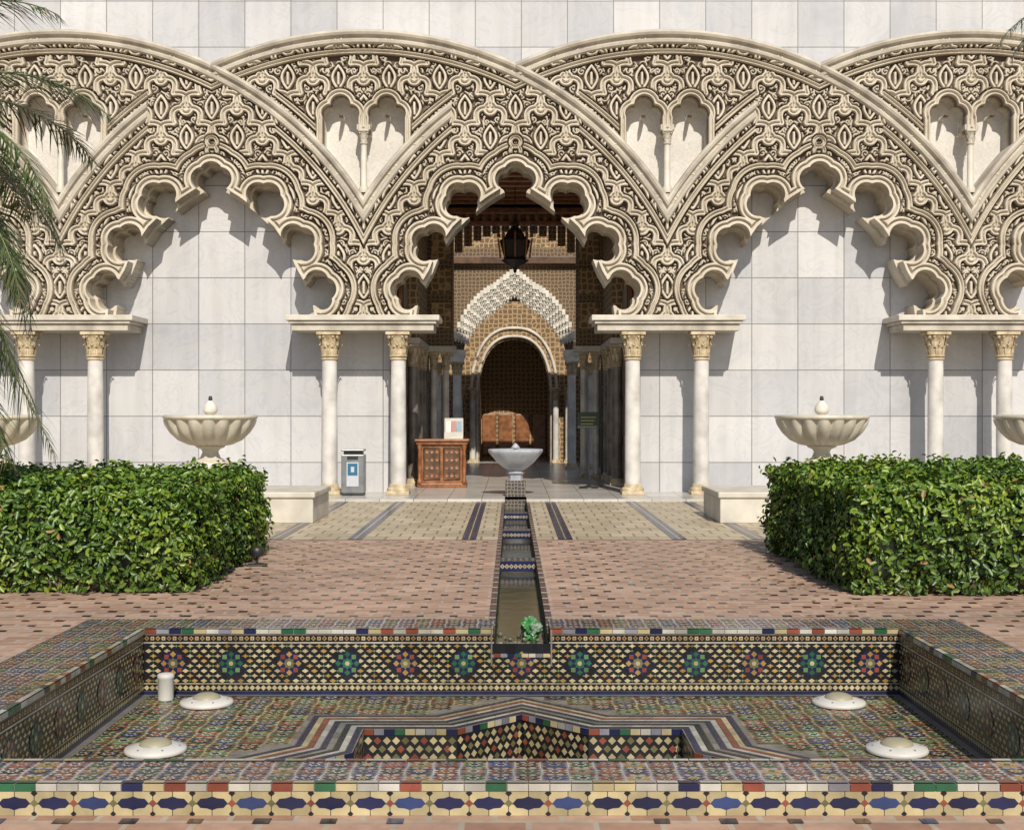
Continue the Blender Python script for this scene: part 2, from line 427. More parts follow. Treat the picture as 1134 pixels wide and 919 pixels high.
o=mb.obj('marble_wall',palace)
mb=MB()
for s_ in (-1,1):
    a,b=sorted((s_*HW,s_*(HW-.09))); mb.box(a,b,.72,1.3,.05,TOPO-.003,M['darkwood'],.01)
    a,b=sorted((s_*2.30,s_*2.22)); mb.box(a,b,1.32,2.6,.05,5.2,M['wood'],.01)
    for z in np.arange(.3,5,.8):
        a,b=sorted((s_*2.22,s_*2.195)); mb.box(a,b,1.42,2.5,z,z+.6,M['darkwood'],.01)
mb.obj('door_leaves',palace)
# porch room
CZ=6.45
mb=MB()
for s_ in (-1,1):
    a,b=sorted((s_*3.6,s_*3.8)); mb.box(a,b,1.252,6,.05,1.8,M['zdark']); mb.box(a,b,1.252,6,1.8,CZ,M['stucco'])
    # side arcade
    a,b=sorted((s_*2.02,s_*2.24)); mb.box(a,b,2.9,5.99,3.12,CZ-.002,M['stucco'])
    a,b=sorted((s_*1.98,s_*2.28)); mb.box(a,b,2.8,5.99,2.99,3.118,M['stone2'],.01)
    for yy in (3.0,4.4,5.7): column(mb,s_*2.13,yy,.05,2.6,2.986,.11,M['darkmarble'])
mb.box(-3.8,3.8,1.252,3.4,CZ+.16,CZ+.3,M['darkwood']); 
mb.box(-3.8,3.8,3.4,6.3,CZ,CZ+.15,M['darkwood'])
for y in np.arange(1.8,6,.6): mb.box(-2.0,2.0,y,y+.14,CZ-.16,CZ-.002,M['wood'],.01)
IY=6.0
for s_ in (-1,1):
    a,b=sorted((s_*2.0,s_*3.598)); mb.box(a,b,IY,IY+.35,.05,2.9,M['zdark']); mb.box(a,b,IY,IY+.35,2.9,CZ-.002,M['stucco2'])
    a,b=sorted((s_*1.42,s_*2.0)); mb.box(a,b,IY+.02,IY+.33,3.1,5.9,M['stucco2'])
    a,b=sorted((s_*1.36,s_*2.04)); mb.box(a,b,IY-.04,IY+.36,2.96,3.1,M['stone2'],.01)
    for xx in (1.60,1.88):
        column(mb,s_*xx,IY+.17,.05,2.62,2.958,.08)
    for z in (3.5,4.3,5.1):
        a,b=sorted((s_*1.48,s_*1.94)); mb.box(a,b,IY-.02,IY+.02,z,z+.6,M['stucco'],.01)
mb.box(-1.998,1.998,IY,IY+.35,5.9,CZ-.002,M['stucco2'])
mb.box(-2.0,2.0,IY-.12,IY-.002,5.85,5.97,M['wood'],.02); mb.box(-2.0,2.0,IY-.18,IY-.002,6.12,6.27,M['wood'],.02)
for x in np.arange(-1.95,1.95,.2): mb.box(x,x+.1,IY-.1,IY-.002,5.97,6.12,M['wood'],.01)
for i in range(13):
    x=-1.3+i*.2167; mb.box(x-.09,x+.09,IY+.03,IY+.2,5.76-.5*abs(x/1.3)**2,5.9,M['stucco2'],.02)
mb.obj('entrance_porch',palace)
PY=10.8
def archpts(w,zs,za,n=24,pw=.62):
    pts=[]
    for i in range(n+1):
        t=-1+2*i/n; pts.append((w*t,zs+(za-zs)*(1-abs(t)**(1/pw*1.25))**(pw)))
    return pts
def archwall(mb,w,zs,za,xw,ztop,y0,y1,m,pw=.62,zb=.05,n=40):
    pts=archpts(w,zs,za,n,pw=pw); vs=[];fs=[]
    for y in (y0,y1):
        for (x,z) in pts: vs.append((x,y,z))
        for (x,z) in pts: vs.append((x,y,ztop))
    m_=n+1
    for i in range(n):
        fs.append((i,i+1,m_+i+1,m_+i)); fs.append((2*m_+i,2*m_+m_+i,2*m_+m_+i+1,2*m_+i+1)); fs.append((i,2*m_+i,2*m_+i+1,i+1))
    mb.add(vs,fs,m)
    mb.box(-xw,-w,y0,y1,zb,ztop,m); mb.box(w,xw,y0,y1,zb,ztop,m)
mb=MB()
# canopy wall above the lace arch (open below on columns)
pts=archpts(1.42,2.9,4.55,40,pw=.6); vs=[];fs=[]
for y in (PY+.1,PY+.5):
    for (x,z) in pts: vs.append((x,y,z))
    for (x,z) in pts: vs.append((x,y,5.5))
for i in range(40): fs+=[(i,i+1,42+i,41+i),(82+i,83+i,124+i,123+i),(i,82+i,83+i,i+1)]
mb.add(vs,fs,M['stucco2'])
for s_ in (-1,1):
    a,b=sorted((s_*1.42,s_*1.74)); mb.box(a,b,PY+.1,PY+.5,2.902,5.5,M['stucco2'])
    a,b=sorted((s_*2.2,s_*7)); mb.box(a,b,PY+.9,PY+1.2,.05,1.6,M['zdark']); mb.box(a,b,PY+.9,PY+1.2,1.6,6.0,M['stucco2'])
    column(mb,s_*1.52,PY-.1,.05,2.62,2.9,.12); column(mb,s_*1.52,PY+.35,.05,2.62,2.9,.10)
    column(mb,s_*2.05,PY+.3,.05,2.62,2.9,.095)
    a,b=sorted((s_*1.34,s_*1.76)); mb.box(a,b,PY-.28,PY+.08,2.902,3.2,M['lace'],.01)
mb.box(-7,7,PY+.502,PY+.9,5.5,6.0,M['stucco2'])
mb.box(-2.3,2.3,PY-.1,PY+.5,5.502,5.7,M['darkwood'],.02)
for row in range(5):
    w=1.64-.075*row; za=5.02-.13*row; pts=archpts(w,3.15,za,38 - 2*row,pw=.60)
    for i,(x,z) in enumerate(pts):
        if z<3.1: continue
        z+=.30*max(0,1-abs(x)/.55)**1.3
        jz=.03*(i%2)
        s_=.047; y0=PY-.32+.06*row
        mb.box(x-s_,x+s_,y0,PY+.1,z-.09-jz,z+.07,M['lace'] if (i+row)%3 else M['stone2'],.014)
        mb.lathe([(.006,z-.19-jz),(.038,z-.13-jz),(.042,z-.09-jz)],M['lace'],(x,y0+.06),6)
archwall(mb,1.05,2.2,3.75,1.4,4.6,PY+4.9,PY+5.2,M['stucco'],.5)
for w,zs,za,y in ((1.12,2.2,3.85,PY+4.86),(1.3,2.2,4.1,PY+4.88)):
    p=archpts(w,zs,za,40,pw=.5); mb.tube([(x,y,z) for x,z in p],.05,M['stone2'],6)
    for s_ in (-1,1): mb.tube([(s_*w,y,.05),(s_*w,y,zs)],.05,M['stone'],6)
for s_ in (-1,1):
    a,b=sorted((s_*1.4,s_*4)); mb.box(a,b,PY+4.9,PY+5.2,.05,7,M['stucco'])
    a,b=sorted((s_*3.8,s_*4)); mb.box(a,b,PY+1.2,PY+4.9,.05,6,M['stucco'])
    column(mb,s_*1.25,PY+4.6,.05,2.0,2.3,.09); column(mb,s_*1.62,PY+4.6,.05,2.0,2.3,.09)
mb.box(-1.4,1.4,PY+4.9,PY+5.2,4.6,7,M['stucco'])
mb.box(-4,4,PY+7.5,PY+7.7,.05,5,M['stucco']); mb.box(-4,4,PY+5.2,PY+7.7,7.0,7.2,M['darkwood'])
for x in (-.8,-.27,.27,.8): mb.box(x-.22,x+.22,PY+7.4,PY+7.49,.2,1.5,M['wood'],.02)
for s_ in (-1,1):
    a,b=sorted((s_*1.05,s_*1.2)); mb.box(a,b,PY+5.2,PY+7.5,.05,4.6,M['stucco'])
mb.obj('inner_pavilion',palace)
# lantern
mb=MB()
mb.lathe([(.02,.78),(.10,.74),(.06,.68),(.13,.60),(.20,.50),(.22,.42),(.30,.40)],M['black'],n=8,smooth=False)
mb.lathe([(.30,.40),(.33,.36),(.26,.10),(.20,0),(.30,-.05),(.2,-.12),(.05,-.2),(.03,-.3),(.0,-.33)],M['black'],n=8,smooth=False)
for i in range(8):
    a=i*math.pi/4; mb.tube([(.36*math.cos(a),.36*math.sin(a),.42),(.31*math.cos(a),.31*math.sin(a),0)],.02,M['wood'],5)
    mb.lathe([(.03,.44),(.035,.5),(.0,.56)],M['wood'],(.35*math.cos(a),.35*math.sin(a)),6)
mb.tube([(0,0,.75),(0,0,1.55)],.012,M['black'])
mb.obj('hanging_lantern',None,(0,FY+3.6,4.85))
# ================================================================= GROUND
def sheet(name,rects,z,m):
    mb=MB()
    for (x0,x1,y0,y1) in rects: mb.add([(x0,y0,z),(x1,y0,z),(x1,y1,z),(x0,y1,z)],[(0,1,2,3)],m)
    return mb.obj(name)
CW=.192
sheet('ground',[(-300,300,-100,5.37),(-300,-3.04,5.37,9.59),(3.04,300,5.37,9.59),(-300,-CW,9.59,400),(CW,300,9.59,400),(-CW,CW,24.5,400)],0,M['brick'])
sheet('cream_paving',[(-12,-CW,16.8,23.85),(CW,12,16.8,23.85)],.004,M['cream'])
mb=MB()
mb.box(-17,-CW,23.85,24.5,.0,.05,M['plat']);mb.box(CW,17,23.85,24.5,.0,.05,M['plat']); mb.box(-17,17,24.5,43.9,.0,.05,M['plat'])
mb.obj('pavement')
PAL=dict(cream=(.52,.44,.26),white=(.54,.52,.47),navy=(.016,.02,.075),blue=(.035,.06,.18),green=(.03,.13,.065),lgreen=(.13,.25,.09),ochre=(.40,.24,.07),rust=(.26,.07,.045),black=(.016,.016,.02),lav=(.27,.265,.32),teal=(.06,.14,.15),grey=(.24,.23,.21),olive=(.17,.16,.075))
class Tiler:
    def __init__(s): s.mb=MB()
    def frame(s,O,U_,V_):
        s.O=Vector(O);s.U=Vector(U_);s.Vx=Vector(V_);s.Nn=s.U.cross(s.Vx)
    def poly(s,pts,col,lay=1):
        c=PAL[col]; k=random.uniform(.72,1.15); s.mb.col=tuple(q*k for q in c)
        s.mb.add([s.O+s.U*u+s.Vx*v+s.Nn*(.0012*lay) for u,v in pts],[tuple(range(len(pts)))],M['tile'])
    def rect(s,u0,u1,v0,v1,col,lay=1): s.poly([(u0,v0),(u1,v0),(u1,v1),(u0,v1)],col,lay)
    def ng(s,cx,cy,r,n,rot,col,lay=1,r2=None):
        if r2: pts=[(cx+(r if i%2==0 else r2)*math.cos(rot+math.pi*i/n),cy+(r if i%2==0 else r2)*math.sin(rot+math.pi*i/n)) for i in range(2*n)]
        else: pts=[(cx+r*math.cos(rot+2*math.pi*i/n),cy+r*math.sin(rot+2*math.pi*i/n)) for i in range(n)]
        s.poly(pts,col,lay)
    def starfield(s,u0,u1,v0,v1,sz,inside=None,base=('lav','white'),pal=('navy','green','rust','blue','ochre','black','rust'),hl='white'):
        nu=max(1,round((u1-u0)/sz)); nv=max(1,round((v1-v0)/sz)); su=(u1-u0)/nu; sv=(v1-v0)/nv; q=min(su,sv)
        for i in range(nu):
            for j in range(nv):
                cx=u0+(i+.5)*su; cy=v0+(j+.5)*sv
                if inside and not inside(cx,cy): continue
                s.rect(cx-su/2,cx+su/2,cy-sv/2,cy+sv/2,base[(i+j)%2],1)
                k=(min(i,nu-1-i)*2+min(j,nv-1-j)*3)
                c1=pal[k%len(pal)]; c2=pal[(k*3+1)%len(pal)]; c3=pal[(k+4)%len(pal)]
                s.ng(cx,cy,q*.5,8,0,c1,2,q*.36)
                s.ng(cx,cy,q*.31,8,math.pi/8,'cream' if k%3==0 else hl,3,q*.18)
                s.ng(cx,cy,q*.15,8,0,c3,4)
                for a in (0,1):
                    for b in (0,1):
                        x=cx+(a-.5)*su*.72; y=cy+(b-.5)*sv*.72
                        s.ng(x,y,q*.12,4,0,c2 if (a+b)%2 else 'rust',3)
    def nosing(s,u0,u1,v0,v1,L=.085,seq=('rust','white','green','white','navy','cream','rust','lav','white','cream')):
        n=max(1,round((u1-u0)/L)); w=(u1-u0)/n
        for i in range(n):
            s.rect(u0+i*w+.002,u0+(i+1)*w-.002,v0,v1,seq[(i*7+i//5+(i*i)//9)%len(seq)],6)
    def poolwall(s,Lg,inside=None):
        ok=inside or (lambda u,v:True)
        def R(u0,u1,v0,v1,c,l=1):
            if ok((u0+u1)/2,(v0+v1)/2): s.rect(u0,u1,v0,v1,c,l)
        st=.0375; n=round(Lg/st); st=Lg/n
        for i in range(n):
            u=i*st
            R(u,u+st,0,.028,'navy'); R(u,u+st,.03,.075,'black')
            if ok(u+st/2,.05): s.ng(u+st/2,.052,st*.50,4,0,'cream',2)
            R(u,u+st,.077,.083,'cream'); R(u,u+st,.083,.35,'black'); R(u,u+st,.352,.360,'white'); R(u,u+st,.360,.408,'black')
            if ok(u+st/2,.385):
                s.ng(u+st/2,.385,st*.46,4,math.pi/4 if i%2 else 0,'cream' if i%2 else 'ochre',2); s.ng(u+st/2,.385,st*.2,4,0,'rust' if i%2 else 'navy',3)
        s3=.062; n=round(Lg/s3); s3=Lg/n
        per=.39; nm=round(Lg/per); per=Lg/nm
        rows=8; dv=.267/rows
        for i in range(n):
            for j in range(rows):
                u=(i+.5+(.5 if j%2 else 0))*s3; v=.083+dv*(j+.5)
                if u>Lg-.01: continue
                um=(u/per)%1-.5
                if math.hypot(um*per,v-.2165)<.090: continue
                if not ok(u,v): continue
                c='cream' if (i+j)%5 else 'ochre'
                s.poly([(u-.025,v),(u-.008,v-.006),(u,v-.0155),(u+.008,v-.006),(u+.025,v),(u+.008,v+.006),(u,v+.0155),(u-.008,v+.006)] if j%2 else [(u-.023,v),(u,v-.0145),(u+.023,v),(u,v+.0145)],c,2)
                if (i+2*j)%4==0: s.ng(u+s3/2,v,.009,4,0,'lgreen',2)
        for i in range(nm):
            cx=(i+.5)*per; cy=.2165
            if not ok(cx,cy): continue
            a,b=(('lgreen','green') if i%2 else ('rust','olive'))
            s.ng(cx,cy,.090,8,math.pi/8,'navy',3,.074)
            for k in range(8):
                t=k*math.pi/4; s.ng(cx+.062*math.cos(t),cy+.062*math.sin(t),.021,4,t,a if k%2 else ('green' if i%2 else 'ochre'),4)
            s.ng(cx,cy,.040,8,0,b,4,.030); s.ng(cx,cy,.016,8,0,'cream',5)
pool=empty('tiled_pool',(0,0,0))
XI,XO,Y0,Y1,Y2,Y3,ZT,ZF=2.55,3.05,5.36,5.72,9.15,9.60,.125,-.32
mb=MB()
mb.box(-XO,XO,Y0,Y1,-.5,ZT,M['grout'])
mb.box(-XO,-XI,Y1,Y2,-.5,ZT,M['grout']); mb.box(XI,XO,Y1,Y2,-.5,ZT,M['grout'])
mb.box(-XO,-CW,Y2,Y3,-.5,ZT,M['grout']); mb.box(CW,XO,Y2,Y3,-.5,ZT,M['grout'])
mb.box(-CW,CW,Y2,Y2+.08,-.5,-.035,M['grout'])
SCY=7.22; R8=1.36
def star(R,cy=SCY): return [((R if i%2==0 else R*.7654)*math.cos(math.pi*i/8+math.pi/2),cy+(R if i%2==0 else R*.7654)*math.sin(math.pi*i/8+math.pi/2)) for i in range(16)]
outer=[(-XI,Y1),(XI,Y1),(XI,Y2),(-XI,Y2)]; inner=star(R8)
loops=[[Vector((x,y,0)) for x,y in outer],[Vector((x,y,0)) for x,y in inner][::-1]]
tris=geometry.tessellate_polygon(loops); allv=[v for l in loops for v in l]
mb.add([(v.x,v.y,ZF) for v in allv],[tuple(t) for t in tris],M['grout'])
mb.add([(x,y,ZF-.3) for x,y in star(R8*1.02)],[tuple(range(16))],M['algae'])
mb.obj('pool_shell',pool)
T=Tiler()
T.frame((-XI,Y2,ZF),(1,0,0),(0,0,1)); T.poolwall(2*XI,lambda u,v: abs(u-XI)>CW+.01 or v<.28)
T.nosing(0,XI-CW,.418,.447); T.nosing(XI+CW,2*XI,.418,.447)
for u in (XI-CW-.016,XI+CW+.004): T.rect(u,u+.010,.20,.445,'grey',7)
T.nosing(XI-CW,XI+CW,.258,.283,.05)
T.frame((-XI,Y1,ZF),(0,1,0),(0,0,1)); T.poolwall(Y2-Y1); T.nosing(0,Y2-Y1,.418,.447)
T.frame((XI,Y2,ZF),(0,-1,0),(0,0,1)); T.poolwall(Y2-Y1); T.nosing(0,Y2-Y1,.418,.447)
T.frame((XI,Y1,ZF),(-1,0,0),(0,0,1)); T.poolwall(2*XI); T.nosing(0,2*XI,.418,.447)
e=.026
T.frame((0,0,ZT),(1,0,0),(0,1,0))
T.starfield(-XO,XO,Y0+e,Y1-e,.11); T.starfield(-XO,-CW,Y2+e,Y3,.11); T.starfield(CW,XO,Y2+e,Y3,.11)
T.starfield(-XO,-XI-e,Y1+.0,Y2,.12); T.starfield(XI+e,XO,Y1,Y2,.12)
T.nosing(-XO,XO,Y0-.004,Y0+e); T.nosing(-XI,XI,Y1-e,Y1+.004); T.nosing(-XI,-CW,Y2-.004,Y2+e); T.nosing(CW,XI,Y2-.004,Y2+e)
T.frame((-XI,Y1,ZT),(0,1,0),(-1,0,0)); T.nosing(0,Y2-Y1,-.004,e)
T.frame((XI,Y2,ZT),(0,-1,0),(1,0,0)); T.nosing(0,Y2-Y1,-.004,e)
T.frame((-XO,Y0,0),(1,0,0),(0,0,1)); Lf=2*XO
T.nosing(0,Lf,.099,.128); T.rect(0,Lf,0,.098,'black',1)
n=39; p=Lf/n
for i in range(n):
    u=(i+.5)*p; c=.050
    for (a,b,cc) in ((u-p/2,u,'cream'),(u,u+p/2,'cream')): T.rect(a+.0015,b-.0015,.001,.045,cc,2); T.rect(a+.0015,b-.0015,.048,.097,cc,2)
    T.poly([(u-.062,c),(u-.046,c+.018),(u-.02,c+.020),(u,c+.027),(u+.02,c+.020),(u+.046,c+.018),(u+.062,c),(u+.046,c-.018),(u+.02,c-.020),(u,c-.027),(u-.02,c-.020),(u-.046,c-.018)],'navy' if i%4 else 'blue',3)
    T.ng(u+p/2,c,.016,4,0,'rust' if i%2 else 'olive',3)
    T.ng(u+p/2,.090,.014,4,0,'black',3); T.ng(u+p/2,.008,.012,4,0,'black',3)
for O,Ud in (((-XO,Y3,0),(0,-1,0)),((XO,Y0,0),(0,1,0))):
    T.frame(O,Ud,(0,0,1)); T.rect(0,Y3-Y0,0,.09,'cream',1); T.nosing(0,Y3-Y0,.097,.128)
    for i in range(26): T.ng((i+.5)*.163,.048,.04,4,0,'navy',2,.025)
T.frame((0,0,ZF),(1,0,0),(0,1,0))
def star_r(x,y):
    m1=max(abs(x),abs(y-SCY)); m2=(abs(x)+abs(y-SCY))/math.sqrt(2)
    return min(m1,m2)/math.cos(math.pi/4)
T.starfield(-XI,XI,Y1,Y2,.15,lambda x,y: star_r(x,y)>1.98,base=('olive','cream'),pal=('green','rust','navy','olive','black','lgreen','blue'),hl='white')
cols=['navy','white','black','grey','navy','white','rust','cream','navy','grey']
Rr=[R8+.012+i*.054 for i in range(11)]
lp=lambda P,Q,t_:(P[0]+(Q[0]-P[0])*t_,P[1]+(Q[1]-P[1])*t_)
for k in range(10):
    A=star(Rr[k]);B=star(Rr[k+1]-.006)
    for i in range(16):
        j=(i+1)%16
        q=[A[i],A[j],B[j],B[i]]
        if all(abs(x)<XI and Y1<y<Y2 for x,y in q):
            m_=5
            for t in range(m_):
                T.poly([lp(A[i],A[j],t/m_),lp(A[i],A[j],(t+.98)/m_),lp(B[i],B[j],(t+.98)/m_),lp(B[i],B[j],t/m_)],cols[k],3)
for (x0,x1,y0,y1) in ((-XI,-XI+.05,Y1,Y2),(XI-.05,XI,Y1,Y2),(-XI+.05,XI-.05,Y2-.05,Y2)): T.rect(x0,x1,y0,y1,'grey',5)
S=star(R8)
for i in range(16):
    a=Vector((*S[i],ZF-.3)); b=Vector((*S[(i+1)%16],ZF-.3)); L=(b-a).length; u=(b-a)/L
    T.frame(b,-u,(0,0,1))
    T.rect(0,L,0,.262,'black',1); T.nosing(0,L,.266,.302,.06)
    nn=round(L/.055)
    for ii in range(nn):
        for jj in range(5):
            T.ng((ii+.5+(.5 if jj%2 else 0))*L/nn if ii<nn-1 else (ii+.5)*L/nn,.030+jj*.05,.024,4,0,('cream','cream','olive','cream','rust')[(ii+jj*2)%5],2,.017)
T.mb.obj('zellige_tiles',pool)
# channel
ch=empty('water_channel')
mb=MB(); CE=24.5; CB=-.30
for s_ in (-1,1):
    mb.add([(s_*CW,Y2+.08,CB),(s_*CW,CE,CB),(s_*CW,CE,.0),(s_*CW,Y2+.08,.0)],[(0,1,2,3)],M['algae'])
    mb.add([(s_*CW,Y2,-.05),(s_*CW,Y3,-.05),(s_*CW,Y3,ZT),(s_*CW,Y2,ZT)],[(0,1,2,3)],M['zdark'])
mb.add([(-CW,Y2+.08,CB),(CW,Y2+.08,CB),(CW,CE,CB),(-CW,CE,CB)],[(0,1,2,3)],M['algae'])
mb.add([(-CW,CE,CB),(CW,CE,CB),(CW,CE,.05),(-CW,CE,.05)],[(0,1,2,3)],M['zdark'])
mb.obj('channel_lining',ch)
mb=MB(); mb.add([(-CW,Y2+.081,-.16),(CW,Y2+.081,-.16),(CW,CE,-.16),(-CW,CE,-.16)],[(0,1,2,3)],M['water']); mb.obj('channel_water',ch)
mb=MB()
for i in range(420):
    x=random.uniform(-CW+.02,CW-.02); y=Y2+.09+abs(random.gauss(0,.45)); s_=random.uniform(.010,.022); z=-.150+.07*max(0,1-(y-Y2)/1.1)
    mb.lathe([(0,z-s_),(s_,z-s_*.4),(s_*1.1,z),(s_*.8,z+s_*.6),(0,z+s_*.8)],M['gravel'],(x,y),6,rot=random.random())
mb.obj('gravel',ch)
T=Tiler()
for s_ in (-1,1):
    T.frame((s_*(CW+.025)-.025,Y3,.006),(1,0,0),(0,1,0))
    n=int((23.85-Y3)/.09)
    for i in range(n):
        y=i*.09; T.rect(0,.05,y+.002,y+.088,('navy','cream','black','rust')[i%4] if i%2 else 'navy',1)
for yb,wd in ((14.6,.35),(18.3,.3),(21.4,.3)):
    T.frame((-CW,yb,-.13),(1,0,0),(0,0,1)); T.rect(0,2*CW,0,.11,'navy',1)
    for i in range(8): T.ng((i+.5)*CW/4,.055,.026,4,0,('white','cream')[i%2],2); T.ng((i+.5)*CW/4,.055,.012,4,0,'rust',3)
    T.frame((-CW,yb,-.02),(1,0,0),(0,1,0)); T.rect(0,2*CW,0,wd,'navy',1)
    for i in range(6):
        for j in range(int(wd/.064)): T.ng((i+.5)*CW/3,(j+.5)*.064,.024,4,0,('cream','lav')[(i+j)%2],2)
T.mb.obj('channel_edge_tiles',ch)
T=Tiler()
for x in (-3.02,-2.02,-.60,.60,2.02,3.02,-5.2,5.2):
    T.frame((x-.09,16.8,.008),(1,0,0),(0,1,0)); n=int(7.0/.10)
    T.rect(0,.18,0,7.0,'navy',1); T.rect(.082,.098,0,7.0,'cream',2)
    for i in range(n):
        y=(i+.5)*.1
        for uu in (.04,.14): T.ng(uu,y,.014,4,0,'blue',2)
T.mb.obj('zellige_strips')
mb=MB()
for (ya,yb) in ((3.2,5.3),(9.7,16.7)):
    for y in np.arange(math.ceil(ya/.24)*.24,yb,.24):
        jj=round(y/.24)
        for i in range(-36,37):
            x=i*.26+(.13 if jj%2 else 0)
            if abs(x)<CW+.1 or random.random()<.04: continue
            k=random.random(); mb.col=(.02,.02,.035) if k<.6 else ((.04,.06,.14) if k<.75 else (.12,.07,.05))
            s_=.032*random.uniform(.85,1.1)
            mb.add([(x-s_,y-s_,.004),(x+s_,y-s_,.004),(x+s_,y+s_,.004),(x-s_,y+s_,.004)],[(0,1,2,3)],M['tile'])
mb.obj('paving_inserts')
for (x,y) in ((-2.06,8.85),(2.07,8.85),(-2.07,7.62),(2.10,7.62)):
    mb=MB(); mb.col=(.60,.58,.54)
    mb.lathe([(.17,0),(.175,.010),(.168,.024),(.105,.038),(.095,.040)],M['matte'],n=32)
    mb.col=(.34,.31,.21); mb.lathe([(.092,.038),(.085,.056),(.05,.070),(.0,.075)],M['matte'],n=24)
    for q in range(6):
        a=q*math.pi/3; mb.col=(.2,.2,.2); mb.lathe([(.006,.026),(.006,.037),(0,.038)],M['matte'],(.135*math.cos(a),.135*math.sin(a)),6)
    mb.obj('pool_light',None,(x,y,ZF+.007))
mb=MB(); mb.col=(.55,.54,.50); mb.lathe([(.05,0),(.052,.01),(.052,.14),(.056,.145),(.056,.165),(.045,.175),(0,.18)],M['matte'],n=20); mb.obj('plastic_canister',None,(-2.36,8.98,ZF+.007))
bm=bmesh.new(); bmesh.ops.create_icosphere(bm,subdivisions=5,radius=.085)
for v in bm.verts:
    c=v.co.copy(); n_=abs(mn.noise(c*18))*.08-.02+abs(mn.noise(c*44))*.03; v.co+=c.normalized()*n_; v.co.z*=.95; v.co.x*=.75
me=D.meshes.new('plastic_bag'); bm.to_mesh(me); bm.free()
m_,nt,b=newmat('green_plastic'); nt.links.new(ramp(nt,noise(nt,9,3),[(.46,(.03,.20,.04)),(.60,(.26,.33,.26))]),b.inputs['Base Color']); b.inputs['Roughness'].default_value=.35
me.materials.append(m_); o=D.objects.new('plastic_bag',me); o.location=(.08,10.5,-.09); link(o)
# ================================================================= BOWLS
def bowl(name,loc,R,hf,m,lob=18):
    mb=MB()
    mb.box(-R*.45,R*.45,-R*.45,R*.45,0,hf-R*1.12,m,.02)
    mb.lathe([(R*.42,hf-R*1.12),(R*.42,hf-R*1.04),(R*.36,hf-R*1.0),(R*.22,hf-R*.92),(R*.17,hf-R*.80),(R*.20,hf-R*.74),(R*.30,hf-R*.70),(R*.32,hf-R*.67)],m,n=32)
    mb.lathe([(R*.22,hf-R*.68),(R*.45,hf-R*.64),(R*.66,hf-R*.54),(R*.82,hf-R*.38),(R*.92,hf-R*.22),(R*.96,hf-R*.10)],m,n=144,lob=lob,amp=.13)
    mb.lathe([(R*.93,hf-R*.11),(R*1.0,hf-R*.08),(R*1.015,hf-R*.04),(R*1.0,hf),(R*.93,hf+.005),(R*.88,hf-.03),(R*.6,hf-R*.2),(R*.1,hf-R*.28)],m,n=64)
    mb.lathe([(R*.06,hf-R*.28),(R*.06,hf+.0),(R*.13,hf+.03),(R*.16,hf+.08),(R*.14,hf+.15),(R*.08,hf+.21),(R*.05,hf+.24)],M['lace'],n=20)
    mb.lathe([(R*.04,hf+.23),(R*.045,hf+.27),(R*.035,hf+.31),(0,hf+.32)],M['black'],n=12)
    return mb.obj(name,None,loc)
bz=22.5; k=bz/1500
for px_ in (233,910,-9,1154): bowl('stone_fountain',((px_-567)*k-.065,bz,0),51*k,1.53,M['bowl'])
mb=MB()
mb.lathe([(.17,.05),(.17,.3),(.13,.34),(.13,.42),(.17,.46),(.12,.52)],M['greymarble'],n=8,smooth=False)
mb.lathe([(.12,.5),(.22,.56),(.34,.66),(.44,.78),(.49,.84),(.50,.88),(.485,.90),(.45,.88),(.3,.75),(.05,.7)],M['greymarble'],n=64,lob=12,amp=.03)
mb.lathe([(.04,.7),(.04,.9),(.09,.92),(.05,.97),(.02,1.0),(0,1.01)],M['greymarble'],n=16)
mb.box(-.185,.185,-.36,-.02,-.1,.33,M['zdark'],.01)
mb.obj('marble_fountain',None,(0.0,24.9,0))
for s_ in (-1,1):
    mb=MB(); a,b=sorted((s_*2.86,s_*5.2))
    mb.box(a+.03,b-.03,19.23,20.9,.004,.36,M['stone2'],.015); mb.box(a,b,19.2,20.93,.362,.45,M['stone2'],.02)
    mb.obj('stone_bench')
mb=MB(); mb.box(-.2,.2,-.17,.17,.05,.10,M['black'],.01); mb.box(-.21,.21,-.18,.18,.10,.80,M['metal'],.015); mb.box(-.17,.17,-.14,.14,.80,.86,M['black'],.01); mb.box(-.21,.21,-.18,.18,.86,.90,M['metal'],.015)
mb.col=(.5,.52,.55); mb.box(-.11,.11,-.186,-.181,.22,.66,M['matte']); mb.col=(.02,.13,.24); mb.box(-.09,.09,-.19,-.187,.42,.64,M['matte'])
mb.col=(.5,.5,.5); mb.box(-.03,.03,-.193,-.191,.48,.58,M['matte']); mb.col=(.02,.02,.02); mb.box(-.10,.10,-.19,-.181,.71,.77,M['matte'])
mb.obj('litter_bin',None,(-2.98,24.95,0))
mb=MB(); w=.5
mb.box(-w,w,-.3,.3,.05,.14,M['wood'],.012); mb.box(-w+.04,w-.04,-.26,.26,.14,.92,M['wood']); mb.box(-w-.02,w+.02,-.32,.32,.92,.98,M['wood'],.012); mb.box(-w-.05,w+.05,-.35,.35,.98,1.03,M['wood'],.012)
for x in (-w+.05,w-.05): mb.lathe([(.05,.14),(.05,.2),(.03,.24),(.045,.5),(.03,.8),(.05,.86),(.05,.92)],M['wood'],(x,-.28),12)
for x in (-.2,.2):
    mb.box(x-.17,x+.17,-.285,-.262,.22,.86,M['darkwood'],.008)
    for z in (.3,.46,.62,.78):
        for q in (-.1,0,.1):
            mb.add([(x+q-.04,-.29,z),(x+q,-.30,z-.05),(x+q+.04,-.29,z),(x+q,-.30,z+.05)],[(0,1,2,3)],M['wood'])
    mb.tube([(x-.16,-.29,.23),(x+.16,-.29,.23),(x+.16,-.29,.85),(x-.16,-.29,.85),(x-.16,-.29,.23)],.012,M['wood'],5)
mb.obj('reception_desk',None,(-1.48,27.6,0))
mb=MB()
